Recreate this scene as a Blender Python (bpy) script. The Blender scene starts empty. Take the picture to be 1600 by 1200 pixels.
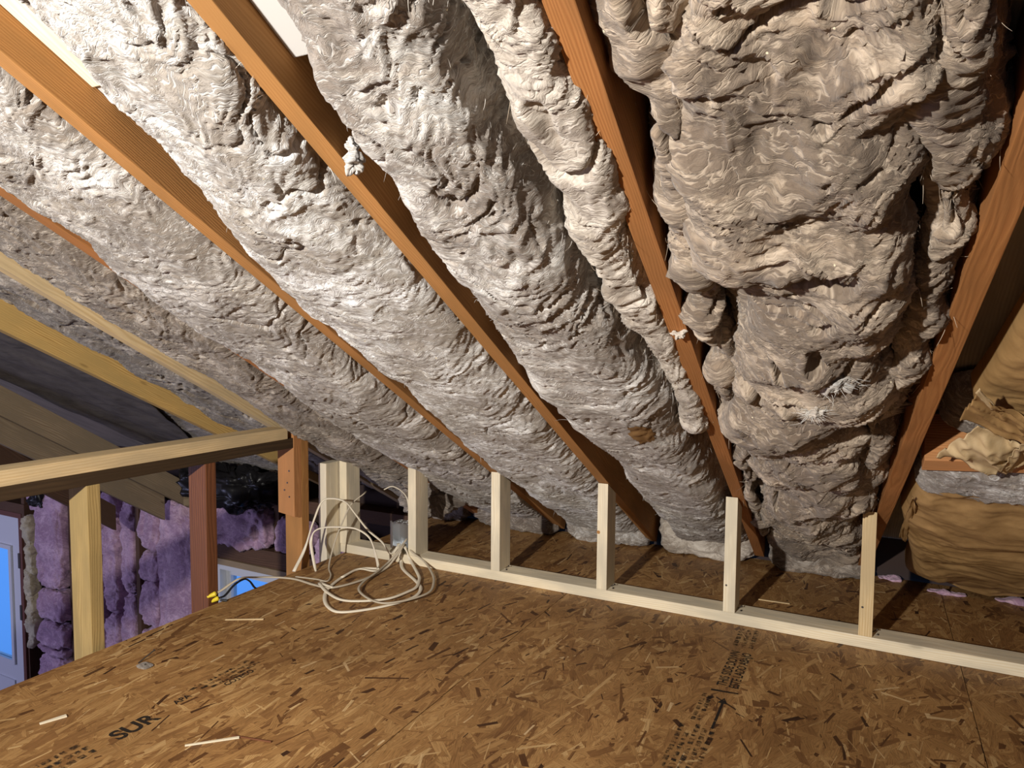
import bpy, bmesh, math, random
import numpy as np
from mathutils import Vector, Matrix
IN = 0.0254                                   # the scene is laid out in inches, built in metres
random.seed(7); RNG = np.random.default_rng(7)
scene = bpy.context.scene
COL = scene.collection

# ------------------------------------------------------------------ camera, world, lights, exposure
F_PX, YAW, PITCH, ROLL = 1101.156, 0.4717, -0.0651, 0.0075
CAM = np.array([-0.562, -91.9, 36.5745])
_fw = np.array([-math.sin(YAW)*math.cos(PITCH), math.cos(YAW)*math.cos(PITCH), math.sin(PITCH)])
_r0 = np.array([math.cos(YAW), math.sin(YAW), 0.0]); _u0 = np.cross(_r0, _fw)
_r = math.cos(ROLL)*_r0 + math.sin(ROLL)*_u0; _u = -math.sin(ROLL)*_r0 + math.cos(ROLL)*_u0
cam = bpy.data.cameras.new('camera'); cam_o = bpy.data.objects.new('camera', cam); COL.objects.link(cam_o)
cam.sensor_width = 36; cam.lens = 36*F_PX/1600; cam.clip_start = 0.02; cam.clip_end = 200
cam_o.matrix_world = Matrix(((_r[0], _u[0], -_fw[0], CAM[0]*IN), (_r[1], _u[1], -_fw[1], CAM[1]*IN), (_r[2], _u[2], -_fw[2], CAM[2]*IN), (0, 0, 0, 1)))
scene.camera = cam_o

world = bpy.data.worlds.new('world'); scene.world = world; world.use_nodes = True
world.node_tree.nodes['Background'].inputs[0].default_value = (0.16, 0.42, 1.0, 1)
world.node_tree.nodes['Background'].inputs[1].default_value = 1.1

def light(name, kind, loc, target, energy, color, **kw):
    l = bpy.data.lights.new(name, kind); o = bpy.data.objects.new(name, l); COL.objects.link(o)
    l.energy = energy; l.color = color
    for k, v in kw.items(): setattr(l, k, v)
    o.location = Vector(loc)*IN
    o.rotation_euler = (Vector(target)-Vector(loc)).to_track_quat('-Z', 'Y').to_euler()
    return o
# a work lamp standing on the loft behind and left of the photographer
light('work_lamp', 'SPOT', (-34, -134, 48), (-52, -12, 26), 430, (1.0, 0.955, 0.89), spot_size=math.radians(120), spot_blend=1.0, shadow_soft_size=0.03)
# daylight from the lower room's other windows, bluish
light('daylight_low_room', 'AREA', (-300, -150, -25), (-170, 27, -25), 100, (0.58, 0.60, 1.0), shape='RECTANGLE', size=2.0, size_y=1.4)

vs = scene.view_settings
vs.view_transform = 'Standard'; vs.look = 'None'; vs.gamma = 1.0; vs.use_curve_mapping = False; vs.exposure = 0.0

# ------------------------------------------------------------------ pixel -> place (1600x1200 frame)
M, Z0, K, K5 = 0.5504, 16.6413, -0.0285, -0.0773       # the roof: rafter undersides lie in z = Z0 - M*y
NL = math.hypot(1, M); NDOWN = np.array([0, -M, -1])/NL
def _ray(u, v): return _fw + _r*(u-800)/F_PX - _u*(v-600)/F_PX
def floor_pt(u, v, z=0.0): d = _ray(u, v); return CAM + d*(z-CAM[2])/d[2]
def xpl(u, v, x): d = _ray(u, v); return CAM + d*(x-CAM[0])/d[0]
def ypl(u, v, y): d = _ray(u, v); return CAM + d*(y-CAM[1])/d[1]
def roof_pt(u, v, h=0.0):
    d = _ray(u, v); off = -h*NL
    return CAM + d*(Z0+off-M*CAM[1]-CAM[2])/(d[2]+M*d[1])
def roof_xyz(x0, y, h, k=K):                    # x0: place along the eave at y = 0, h: inches below the rafter undersides
    return np.stack([x0+k*y, y+NDOWN[1]*h, Z0-M*y+NDOWN[2]*h], -1)

# ------------------------------------------------------------------ numpy gradient noise
_perm = np.random.default_rng(3).permutation(512); _perm = np.concatenate([_perm, _perm, _perm])
_grad = np.random.default_rng(4).normal(size=(512, 3)); _grad /= np.linalg.norm(_grad, axis=1)[:, None]
def noise(x, y, z=0.0):
    x, y, z = np.broadcast_arrays(np.asarray(x, float), np.asarray(y, float), np.asarray(z, float))
    xi, yi, zi = np.floor(x).astype(int), np.floor(y).astype(int), np.floor(z).astype(int)
    xf, yf, zf = x-xi, y-yi, z-zi
    fx, fy, fz = [t*t*t*(t*(t*6-15)+10) for t in (xf, yf, zf)]
    out = 0
    for a in (0, 1):
        wa = fx if a else 1-fx
        for b in (0, 1):
            wb = fy if b else 1-fy
            for c in (0, 1):
                wc = fz if c else 1-fz
                g = _grad[_perm[_perm[_perm[(xi+a) & 511]+((yi+b) & 511)]+((zi+c) & 511)] % 512]
                out = out + wa*wb*wc*(g[..., 0]*(xf-a)+g[..., 1]*(yf-b)+g[..., 2]*(zf-c))
    return out*1.6
def fbm(x, y, z=0.0, n=3):
    o, a = 0, 1.0
    for i in range(n):
        o = o + a*noise(x*2**i+i*17.3, y*2**i+i*5.1, z*2**i); a *= .5
    return o
def sstep(a, b, x): t = np.clip((x-a)/(b-a), 0, 1); return t*t*(3-2*t)

# ------------------------------------------------------------------ materials
def newmat(name):
    m = bpy.data.materials.new(name); m.use_nodes = True
    nt = m.node_tree; b = nt.nodes['Principled BSDF']
    b.inputs['Roughness'].default_value = .85; b.inputs['Specular IOR Level'].default_value = .25
    return m, nt, b
def nd(nt, kind, **kw):
    n = nt.nodes.new(kind)
    for k, v in kw.items():
        if k in n.inputs: n.inputs[k].default_value = v
        else: setattr(n, k, v)
    return n
def ramp(nt, stops):
    r = nt.nodes.new('ShaderNodeValToRGB')
    e = r.color_ramp.elements
    while len(e) < len(stops): e.new(.5)
    for i, (p, c) in enumerate(stops): e[i].position = p; e[i].color = (*c, 1)
    return r
def attr(nt, name): n = nt.nodes.new('ShaderNodeAttribute'); n.attribute_name = name; return n
def mapping(nt, src, scale, loc=(0, 0, 0)):
    m = nt.nodes.new('ShaderNodeMapping'); m.inputs['Scale'].default_value = scale; m.inputs['Location'].default_value = loc
    nt.links.new(src, m.inputs['Vector']); return m
def mix(nt, fac, a, b, blend='MIX'):
    n = nt.nodes.new('ShaderNodeMix'); n.data_type = 'RGBA'; n.blend_type = blend
    for s, v in ((n.inputs[0], fac), (n.inputs[6], a), (n.inputs[7], b)):
        if hasattr(v, 'links'): nt.links.new(v, s)
        else: s.default_value = v if not isinstance(v, tuple) or len(v) == 4 else (*v, 1)
    return n.outputs[2]
def plain(name, col, rough=.8, metal=0.0):
    m, nt, b = newmat(name); b.inputs['Base Color'].default_value = (*col, 1); b.inputs['Roughness'].default_value = rough; b.inputs['Metallic'].default_value = metal
    return m

def wood(name, light_c, dark_c, knots=0.35, ring=5.0, fine=1.0, bump=.15, stain=None, rough=.8):
    m, nt, b = newmat(name); L = nt.links.new
    g = attr(nt, 'grain')
    w1 = nd(nt, 'ShaderNodeTexNoise', Scale=1.0, Detail=3.0); L(mapping(nt, g.outputs['Vector'], (.05, .35, .35)).outputs[0], w1.inputs['Vector'])
    add = nd(nt, 'ShaderNodeVectorMath', operation='MULTIPLY_ADD'); add.inputs[1].default_value = (0, 1.6, 1.6)
    L(w1.outputs['Color'], add.inputs[0]); L(g.outputs['Vector'], add.inputs[2])
    wave = nd(nt, 'ShaderNodeTexWave', wave_type='RINGS', rings_direction='X', Scale=ring*.22, Distortion=1.2, Detail=2.0)
    wave.inputs['Detail Scale'].default_value = .6
    L(mapping(nt, add.outputs[0], (.012, 1, 1), (0, 3.1, 2.3)).outputs[0], wave.inputs['Vector'])
    fib = nd(nt, 'ShaderNodeTexNoise', Scale=1.0, Detail=4.0, Roughness=.7); L(mapping(nt, g.outputs['Vector'], (.35, 9*fine, 9*fine)).outputs[0], fib.inputs['Vector'])
    blot = nd(nt, 'ShaderNodeTexNoise', Scale=1.0, Detail=3.0); L(mapping(nt, g.outputs['Vector'], (.12, .5, .5), (9, 4, 2)).outputs[0], blot.inputs['Vector'])
    m1 = nd(nt, 'ShaderNodeMath', operation='MULTIPLY_ADD'); m1.inputs[1].default_value = .45
    L(wave.outputs['Fac'], m1.inputs[0])
    m2 = nd(nt, 'ShaderNodeMath', operation='MULTIPLY'); m2.inputs[1].default_value = .6; L(fib.outputs['Fac'], m2.inputs[0]); L(m2.outputs[0], m1.inputs[2])
    cr = ramp(nt, [(.18, dark_c), (.7, light_c)]); L(m1.outputs[0], cr.inputs[0])
    br = ramp(nt, [(.38, (0, 0, 0)), (.66, (1, 1, 1))]); L(blot.outputs['Fac'], br.inputs[0])
    st = stain or tuple(c*.72 for c in light_c)
    col = mix(nt, br.outputs[0], st, cr.outputs[0])
    # knots: sparse dark dots stretched a little along the grain
    vor = nd(nt, 'ShaderNodeTexVoronoi', Scale=1.0); L(mapping(nt, g.outputs['Vector'], (.09, .33, .33), (3, 1, 7)).outputs[0], vor.inputs['Vector'])
    kr = ramp(nt, [(.035, (1, 1, 1)), (.085, (0, 0, 0))]); L(vor.outputs['Distance'], kr.inputs[0])
    km = nd(nt, 'ShaderNodeMath', operation='MULTIPLY'); km.inputs[1].default_value = knots; L(kr.outputs[0], km.inputs[0])
    col = mix(nt, km.outputs[0], col, tuple(c*.35 for c in dark_c))
    L(col, b.inputs['Base Color']); b.inputs['Roughness'].default_value = rough
    bp = nd(nt, 'ShaderNodeBump', Strength=bump, Distance=.03*IN*8); L(m1.outputs[0], bp.inputs['Height']); L(bp.outputs[0], b.inputs['Normal'])
    return m
PINE = wood('pine_new', (.76, .58, .33), (.58, .40, .19), knots=.5)
PINE_WHITE = wood('pine_whitewood', (.90, .80, .60), (.78, .64, .42), knots=.4, bump=.08)
PINE_YELLOW = wood('pine_yellow', (.66, .43, .15), (.36, .19, .05), knots=.4, ring=9)
PINE_GREY = wood('pine_greyed', (.40, .30, .19), (.25, .17, .10), knots=.8)
FIR = wood('fir_old', (.47, .23, .075), (.34, .145, .042), knots=.2, ring=10, bump=.15)
FIR_RED = wood('fir_reddish', (.43, .185, .06), (.32, .122, .036), knots=.2, ring=10, bump=.2)
PINE_OLIVE = wood('pine_dull', (.47, .33, .13), (.34, .22, .08), knots=.3, ring=6)
FIR_PALE = wood('fir_pale', (.56, .26, .10), (.36, .14, .045), knots=.3, ring=8)
FIR_DARK = wood('fir_stained', (.20, .075, .032), (.09, .032, .015), knots=.3, ring=4, rough=.6)
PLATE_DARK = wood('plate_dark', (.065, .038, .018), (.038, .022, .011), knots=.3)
STUD_DARK = wood('stud_dark', (.14, .075, .045), (.07, .035, .02), knots=.3)

def fiber_mat(name, pale, mid, dirt, dirt_amt=.5, stretch=7.0, seed=0, bump=.7):
    m, nt, b = newmat(name); L = nt.links.new
    uv = nt.nodes.new('ShaderNodeUVMap'); uv.uv_map = 'UVMap'
    base = mapping(nt, uv.outputs[0], (1, 1, 1), (seed*3.7, seed*1.3, 0))
    wn = nd(nt, 'ShaderNodeTexNoise', Scale=.22, Detail=4.0); L(base.outputs[0], wn.inputs['Vector'])
    wv = nd(nt, 'ShaderNodeVectorMath', operation='MULTIPLY_ADD'); wv.inputs[1].default_value = (5, 5, 0); L(wn.outputs['Color'], wv.inputs[0]); L(base.outputs[0], wv.inputs[2])
    s1 = nd(nt, 'ShaderNodeTexNoise', Scale=1.0, Detail=6.0, Roughness=.68); L(mapping(nt, wv.outputs[0], (.16, .16*stretch, 1)).outputs[0], s1.inputs['Vector'])
    s2 = nd(nt, 'ShaderNodeTexNoise', Scale=1.0, Detail=5.0, Roughness=.72); L(mapping(nt, wv.outputs[0], (.7, .7*stretch, 1), (5, 9, 0)).outputs[0], s2.inputs['Vector'])
    s3 = nd(nt, 'ShaderNodeTexNoise', Scale=1.0, Detail=7.0, Roughness=.7); L(mapping(nt, wv.outputs[0], (.9, 1.5, 1), (2, 4, 0)).outputs[0], s3.inputs['Vector'])
    big = nd(nt, 'ShaderNodeTexNoise', Scale=.15, Detail=5.0, Roughness=.62); L(base.outputs[0], big.inputs['Vector'])
    s12 = nd(nt, 'ShaderNodeMath', operation='MULTIPLY_ADD'); s12.inputs[1].default_value = .5; L(s1.outputs['Fac'], s12.inputs[0])
    s2q = nd(nt, 'ShaderNodeMath', operation='MULTIPLY'); s2q.inputs[1].default_value = .5; L(s2.outputs['Fac'], s2q.inputs[0]); L(s2q.outputs[0], s12.inputs[2])
    r1 = ramp(nt, [(.435, mid), (.555, pale)]); L(s12.outputs[0], r1.inputs[0])
    sm = nd(nt, 'ShaderNodeMath', operation='MULTIPLY_ADD'); sm.inputs[1].default_value = .5; L(s3.outputs['Fac'], sm.inputs[0])
    s2h = nd(nt, 'ShaderNodeMath', operation='MULTIPLY'); s2h.inputs[1].default_value = .5; L(s2.outputs['Fac'], s2h.inputs[0]); L(s2h.outputs[0], sm.inputs[2])
    lo = .60-.10*dirt_amt
    sb = nd(nt, 'ShaderNodeMath', operation='MULTIPLY_ADD'); sb.inputs[1].default_value = .5; L(big.outputs['Fac'], sb.inputs[0])
    sh = nd(nt, 'ShaderNodeMath', operation='MULTIPLY'); sh.inputs[1].default_value = .62; L(sm.outputs[0], sh.inputs[0]); L(sh.outputs[0], sb.inputs[2])
    r2 = ramp(nt, [(lo-.035, (0, 0, 0)), (lo+.05, (1, 1, 1))]); L(sb.outputs[0], r2.inputs[0])
    inv = nd(nt, 'ShaderNodeMath', operation='MULTIPLY'); inv.inputs[1].default_value = .85; L(r2.outputs[0], inv.inputs[0])
    col = mix(nt, inv.outputs[0], r1.outputs[0], dirt)
    # thin pale and thin dirty threads
    def threads(scale, loc, width):
        n4 = nd(nt, 'ShaderNodeTexNoise', Scale=1.0, Detail=2.5, Roughness=.55); L(mapping(nt, wv.outputs[0], (scale, scale*stretch*.8, 1), loc).outputs[0], n4.inputs['Vector'])
        d4 = nd(nt, 'ShaderNodeMath', operation='SUBTRACT'); d4.inputs[1].default_value = .5; L(n4.outputs['Fac'], d4.inputs[0])
        a4 = nd(nt, 'ShaderNodeMath', operation='ABSOLUTE'); L(d4.outputs[0], a4.inputs[0])
        q4 = ramp(nt, [(0, (1, 1, 1)), (width, (0, 0, 0))]); L(a4.outputs[0], q4.inputs[0]); return q4.outputs[0]
    t1 = threads(.38, (11, 3, 0), .030); t2 = threads(.55, (1, 23, 0), .022)
    f1 = nd(nt, 'ShaderNodeMath', operation='MULTIPLY'); f1.inputs[1].default_value = .55; L(t1, f1.inputs[0])
    f2 = nd(nt, 'ShaderNodeMath', operation='MULTIPLY'); f2.inputs[1].default_value = .55; L(t2, f2.inputs[0])
    col = mix(nt, f1.outputs[0], col, pale); col = mix(nt, f2.outputs[0], col, dirt)
    # crumbs of pale debris
    vo = nd(nt, 'ShaderNodeTexVoronoi', Scale=1.1); L(base.outputs[0], vo.inputs['Vector'])
    vr = ramp(nt, [(.05, (1, 1, 1)), (.075, (0, 0, 0))]); L(vo.outputs['Distance'], vr.inputs[0])
    vm = nd(nt, 'ShaderNodeMath', operation='GREATER_THAN'); vm.inputs[1].default_value = .6; L(vo.outputs['Color'], vm.inputs[0])
    vf = nd(nt, 'ShaderNodeMath', operation='MULTIPLY'); L(vr.outputs[0], vf.inputs[0]); L(vm.outputs[0], vf.inputs[1])
    col = mix(nt, vf.outputs[0], col, (.85, .74, .52))
    L(col, b.inputs['Base Color']); b.inputs['Roughness'].default_value = 1.0; b.inputs['Specular IOR Level'].default_value = .05
    b.inputs['Sheen Weight'].default_value = .2; b.inputs['Sheen Roughness'].default_value = .6
    hs = nd(nt, 'ShaderNodeMath', operation='MULTIPLY_ADD'); hs.inputs[1].default_value = .25; L(t1, hs.inputs[0]); L(sm.outputs[0], hs.inputs[2])
    bp = nd(nt, 'ShaderNodeBump', Strength=bump, Distance=.26*IN); L(hs.outputs[0], bp.inputs['Height'])
    fs = nd(nt, 'ShaderNodeTexNoise', Scale=1.0, Detail=4.0, Roughness=.7); L(mapping(nt, wv.outputs[0], (2.2, 2.2*stretch, 1)).outputs[0], fs.inputs['Vector'])
    bp2 = nd(nt, 'ShaderNodeBump', Strength=bump*.9, Distance=.12*IN); L(fs.outputs['Fac'], bp2.inputs['Height']); L(bp.outputs[0], bp2.inputs['Normal'])
    L(bp2.outputs[0], b.inputs['Normal'])
    return m
W1 = fiber_mat('fibreglass_white', (.84, .85, .85), (.56, .535, .49), (.27, .225, .18), .62, 5, 1)
W2 = fiber_mat('fibreglass_greyish', (.80, .79, .77), (.50, .45, .39), (.20, .16, .125), .78, 7, 2)
W3 = fiber_mat('fibreglass_streaked', (.80, .79, .76), (.52, .47, .41), (.21, .165, .13), .72, 8, 3)
W4 = fiber_mat('fibreglass_tan', (.62, .51, .39), (.37, .285, .205), (.13, .095, .068), .75, 4, 4)
W5 = fiber_mat('fibreglass_brown', (.58, .52, .45), (.34, .27, .21), (.12, .09, .068), .85, 6, 5)
W6 = fiber_mat('fibreglass_beige', (.68, .62, .54), (.48, .42, .35), (.26, .21, .165), .45, 2.5, 6)
PINK = fiber_mat('fibreglass_pink', (.72, .50, .62), (.52, .33, .46), (.34, .20, .30), .5, 1.5, 7)
FOAM = fiber_mat('spray_foam_cream', (.66, .60, .42), (.55, .48, .32), (.40, .34, .22), .35, 1.0, 8)

def paper_mat(name, a, c, d):
    m, nt, b = newmat(name); L = nt.links.new
    uv = nt.nodes.new('ShaderNodeUVMap'); uv.uv_map = 'UVMap'
    n1 = nd(nt, 'ShaderNodeTexNoise', Scale=.3, Detail=6.0, Roughness=.65); L(uv.outputs[0], n1.inputs['Vector'])
    n2 = nd(nt, 'ShaderNodeTexNoise', Scale=1.0, Detail=4.0); L(mapping(nt, uv.outputs[0], (.15, 1.2, 1)).outputs[0], n2.inputs['Vector'])
    r = ramp(nt, [(.35, c), (.6, a)]); L(n1.outputs['Fac'], r.inputs[0])
    r2 = ramp(nt, [(.58, (0, 0, 0)), (.72, (1, 1, 1))]); L(n2.outputs['Fac'], r2.inputs[0])
    mm = nd(nt, 'ShaderNodeMath', operation='MULTIPLY'); mm.inputs[1].default_value = .7; L(r2.outputs[0], mm.inputs[0])
    L(mix(nt, mm.outputs[0], r.outputs[0], d), b.inputs['Base Color']); b.inputs['Roughness'].default_value = .7
    vo = nd(nt, 'ShaderNodeTexVoronoi', Scale=.35, feature='F1'); L(uv.outputs[0], vo.inputs['Vector'])
    bp = nd(nt, 'ShaderNodeBump', Strength=.35, Distance=.25*IN); L(n1.outputs['Fac'], bp.inputs['Height']); L(bp.outputs[0], b.inputs['Normal'])
    return m
KRAFT = paper_mat('kraft_paper', (.40, .245, .10), (.29, .17, .065), (.17, .095, .04))
KRAFT_PALE = paper_mat('kraft_paper_pale', (.62, .47, .27), (.48, .34, .17), (.26, .18, .09))
FELT = paper_mat('dark_felt', (.16, .14, .125), (.10, .088, .08), (.05, .044, .04))
BLACK_SHEET = plain('black_plastic', (.012, .011, .012), .35)

def osb_flake_mat():
    m, nt, b = newmat('osb_flakes'); L = nt.links.new
    a = attr(nt, 'tone'); uv = nt.nodes.new('ShaderNodeUVMap'); uv.uv_map = 'UVMap'
    r = ramp(nt, [(0, (.045, .018, .008)), (.07, (.13, .055, .018)), (.25, (.27, .135, .048)), (.5, (.40, .222, .082)), (.75, (.52, .32, .132)), (.92, (.64, .44, .21)), (1, (.78, .60, .37))])
    L(a.outputs['Fac'], r.inputs[0])
    n = nd(nt, 'ShaderNodeTexNoise', Scale=1.0, Detail=4.0, Roughness=.7); L(mapping(nt, uv.outputs[0], (.5, 11, 1)).outputs[0], n.inputs['Vector'])
    g = ramp(nt, [(.36, (.52, .48, .44)), (.56, (1.0, 1.0, 1.0))]); L(n.outputs['Fac'], g.inputs[0])
    geo = nt.nodes.new('ShaderNodeNewGeometry')
    d = nd(nt, 'ShaderNodeTexNoise', Scale=2.2, Detail=4.0); L(geo.outputs['Position'], d.inputs['Vector'])
    dr = ramp(nt, [(.35, (.74, .70, .66)), (.62, (1.05, 1.03, 1.0))]); L(d.outputs['Fac'], dr.inputs[0])
    c = mix(nt, 1.0, r.outputs[0], g.outputs[0], 'MULTIPLY'); c = mix(nt, 1.0, c, dr.outputs[0], 'MULTIPLY')
    L(c, b.inputs['Base Color']); b.inputs['Roughness'].default_value = .55; b.inputs['Specular IOR Level'].default_value = .35
    bp = nd(nt, 'ShaderNodeBump', Strength=.25, Distance=.03*IN); L(n.outputs['Fac'], bp.inputs['Height']); L(bp.outputs[0], b.inputs['Normal'])
    return m
OSB_FLAKE = osb_flake_mat()
OSB_CORE = plain('osb_core', (.20, .10, .035), .8)
def ink_mat(name, lo, hi):
    m, nt, b = newmat(name); L = nt.links.new
    b.inputs['Base Color'].default_value = (.018, .013, .010, 1); b.inputs['Roughness'].default_value = .7
    geo = nt.nodes.new('ShaderNodeNewGeometry')
    n = nd(nt, 'ShaderNodeTexNoise', Scale=55.0, Detail=5.0, Roughness=.75); L(geo.outputs['Position'], n.inputs['Vector'])
    r = ramp(nt, [(lo, (0, 0, 0)), (hi, (1, 1, 1))]); L(n.outputs['Fac'], r.inputs[0]); L(r.outputs[0], b.inputs['Alpha'])
    return m
INK = ink_mat('stamp_ink', .30, .46); INK_FAINT = ink_mat('stamp_ink_faint', .42, .64)
STEEL = plain('galvanised_steel', (.62, .64, .66), .32, 1.0); NAILM = plain('nail_steel', (.10, .09, .085), .5, .8)
CABLE = plain('cable_white', (.80, .72, .57), .45); CABLE_GREY = plain('cable_grey', (.52, .45, .34), .5); CABLE_BLACK = plain('cable_black', (.012, .012, .014), .45); COPPER = plain('copper_grey', (.36, .33, .30), .4, .6)
YELLOW = plain('wire_nut_yellow', (.78, .60, .04), .4)
DOOR_WHITE = plain('door_white', (.70, .72, .76), .45); VINYL = plain('window_vinyl', (.62, .64, .68), .45); TRIM_RED = plain('frame_brown', (.16, .065, .05), .7)
DECK = wood('roof_deck', (.50, .43, .31), (.36, .30, .21), knots=.1); DECK_GREY = plain('deck_board_grey', (.52, .51, .49), .8); DRYWALL = plain('painted_wall', (.30, .25, .22), .9)
SHEATH = plain('sheathing_dark', (.05, .032, .026), .9); LOWFLOOR = plain('lower_floor', (.12, .09, .07), .8); SNOW = plain('snow', (.62, .74, .9), .8); LEAF = plain('evergreen', (.06, .13, .16), .9)
BROWN_STAIN = plain('brown_paper_patch', (.20, .11, .04), .9)
def glass_mat():
    m, nt, b = newmat('window_glass'); b.inputs['Transmission Weight'].default_value = 1; b.inputs['Roughness'].default_value = 0.0; b.inputs['IOR'].default_value = 1.02
    b.inputs['Base Color'].default_value = (.9, .97, 1, 1); b.inputs['Specular IOR Level'].default_value = .3
    return m
GLASS = glass_mat()

# ------------------------------------------------------------------ object helpers
def finish(o, parent=None, label=None, cat=None, group=None, kind=None):
    COL.objects.link(o)
    if parent is not None: o.parent = parent
    if label: o['label'] = label
    if cat: o['category'] = cat
    if group: o['group'] = group
    if kind: o['kind'] = kind
    return o
def empty(name, label=None, cat=None, group=None, kind=None): return finish(bpy.data.objects.new(name, None), None, label, cat, group, kind)
def mesh_obj(name, verts, faces, mat, parent=None, label=None, cat=None, group=None, kind=None, smooth=False, uv=None, grain=None):
    """verts in inches; uv per vertex; grain per vertex"""
    me = bpy.data.meshes.new(name); verts = np.asarray(verts, float)
    me.from_pydata((verts*IN).tolist(), [], faces if isinstance(faces, list) else faces.tolist())
    return mesh_fin(name, me, mat, parent, label, cat, group, kind, smooth, uv, grain)
def mesh_fin(name, me, mat, parent, label, cat, group, kind, smooth, uv, grain):
    if uv is not None:
        l = me.uv_layers.new(name='UVMap'); idx = np.zeros(len(me.loops), dtype=np.int32); me.loops.foreach_get('vertex_index', idx)
        l.data.foreach_set('uv', np.asarray(uv, np.float32)[idx].ravel())
    if grain is not None:
        a = me.attributes.new('grain', 'FLOAT_VECTOR', 'POINT'); a.data.foreach_set('vector', np.asarray(grain, np.float32).ravel())
    me.materials.append(mat)
    me.polygons.foreach_set('use_smooth', np.full(len(me.polygons), bool(smooth)))
    me.update()
    return finish(bpy.data.objects.new(name, me), parent, label, cat, group, kind)
def grid_mesh(name, P, uv, mat, **kw):
    """P: (nu, nv, 3) array in inches"""
    nu, nv = P.shape[:2]
    i = np.arange(nu*nv, dtype=np.int32).reshape(nu, nv)
    q = np.stack([i[:-1, :-1], i[1:, :-1], i[1:, 1:], i[:-1, 1:]], -1).reshape(-1, 4)
    me = bpy.data.meshes.new(name)
    me.vertices.add(nu*nv); me.vertices.foreach_set('co', (P.reshape(-1, 3)*IN).astype(np.float32).ravel())
    me.loops.add(q.size); me.loops.foreach_set('vertex_index', q.ravel())
    me.polygons.add(len(q)); me.polygons.foreach_set('loop_start', np.arange(0, q.size, 4, dtype=np.int32))
    me.update(calc_edges=True)
    return mesh_fin(name, me, mat, kw.get('parent'), kw.get('label'), kw.get('cat'), kw.get('group'), kw.get('kind'), True, uv.reshape(-1, 2), None)

def lumber_mesh(name, corners, bevel=.07, offset=None):
    """corners: 8 points in inches: 4 of one end (a ring), then the 4 of the other end"""
    c = np.asarray(corners, float)
    bm = bmesh.new(); vs_ = [bm.verts.new(Vector(p)) for p in c]
    for f in ((3, 2, 1, 0), (4, 5, 6, 7), (0, 1, 5, 4), (1, 2, 6, 5), (2, 3, 7, 6), (3, 0, 4, 7)): bm.faces.new([vs_[i] for i in f])
    bmesh.ops.recalc_face_normals(bm, faces=bm.faces)
    if bevel: bmesh.ops.bevel(bm, geom=list(bm.edges), offset=bevel, segments=2, profile=.6, affect='EDGES')
    me = bpy.data.meshes.new(name); bm.to_mesh(me); bm.free()
    ax = c[4:].mean(0)-c[:4].mean(0); ax /= np.linalg.norm(ax)
    w = c[1]-c[0]; w -= ax*(w@ax); w /= np.linalg.norm(w); d = np.cross(ax, w)
    co = np.zeros(len(me.vertices)*3); me.vertices.foreach_get('co', co); co = co.reshape(-1, 3)
    org = c.mean(0); off = RNG.uniform(-60, 60, 3) if offset is None else np.array(offset)
    rel = co-org
    g = np.stack([rel@ax+off[0], rel@w+off[1]*.05, rel@d+off[2]*.05], -1)
    me.vertices.foreach_set('co', (co*IN).ravel())
    return me, g
def lumber(name, corners, mat, parent=None, label=None, cat=None, group=None, kind=None, bevel=.07):
    me, g = lumber_mesh(name, corners, bevel)
    return mesh_fin(name, me, mat, parent, label, cat, group, kind, False, None, g)
def box8(x0, x1, y0, y1, z0, z1, axis='z'):
    if axis == 'z': return [(x0, y0, z0), (x1, y0, z0), (x1, y1, z0), (x0, y1, z0), (x0, y0, z1), (x1, y0, z1), (x1, y1, z1), (x0, y1, z1)]
    if axis == 'x': return [(x0, y0, z0), (x0, y1, z0), (x0, y1, z1), (x0, y0, z1), (x1, y0, z0), (x1, y1, z0), (x1, y1, z1), (x1, y0, z1)]
    return [(x0, y0, z0), (x1, y0, z0), (x1, y0, z1), (x0, y0, z1), (x0, y1, z0), (x1, y1, z0), (x1, y1, z1), (x0, y1, z1)]
def box(name, x0, x1, y0, y1, z0, z1, mat, axis='z', **kw): return lumber(name, box8(x0, x1, y0, y1, z0, z1, axis), mat, **kw)
def tube(name, pts, rx, ry, mat, up=(0, 0, 1), seg=8, res=6, parent=None, **kw):
    """a cable of oval section through the points (inches), Catmull-Rom smoothed"""
    P = np.asarray(pts, float); Q = [P[0]*2-P[1], *P, P[-1]*2-P[-2]]; out = []
    for i in range(1, len(Q)-2):
        for t in np.linspace(0, 1, res, endpoint=False):
            a, b_, c, d = Q[i-1], Q[i], Q[i+1], Q[i+2]
            out.append(.5*((2*b_)+(-a+c)*t+(2*a-5*b_+4*c-d)*t*t+(-a+3*b_-3*c+d)*t**3))
    out.append(P[-1]); C = np.array(out); T = np.gradient(C, axis=0); T /= np.linalg.norm(T, axis=1)[:, None]+1e-9
    V = []; up = np.array(up, float)
    for c, t in zip(C, T):
        s = np.cross(t, up); s /= np.linalg.norm(s)+1e-9; n = np.cross(s, t)
        for k in range(seg):
            an = 2*math.pi*k/seg; V.append(c+s*rx*math.cos(an)+n*ry*math.sin(an))
    n = len(C); Fc = [(i*seg+k, i*seg+(k+1) % seg, (i+1)*seg+(k+1) % seg, (i+1)*seg+k) for i in range(n-1) for k in range(seg)]
    Fc += [tuple(range(seg))[::-1], tuple((n-1)*seg+k for k in range(seg))]
    return mesh_obj(name, V, Fc, mat, parent, smooth=True, **kw)
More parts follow.
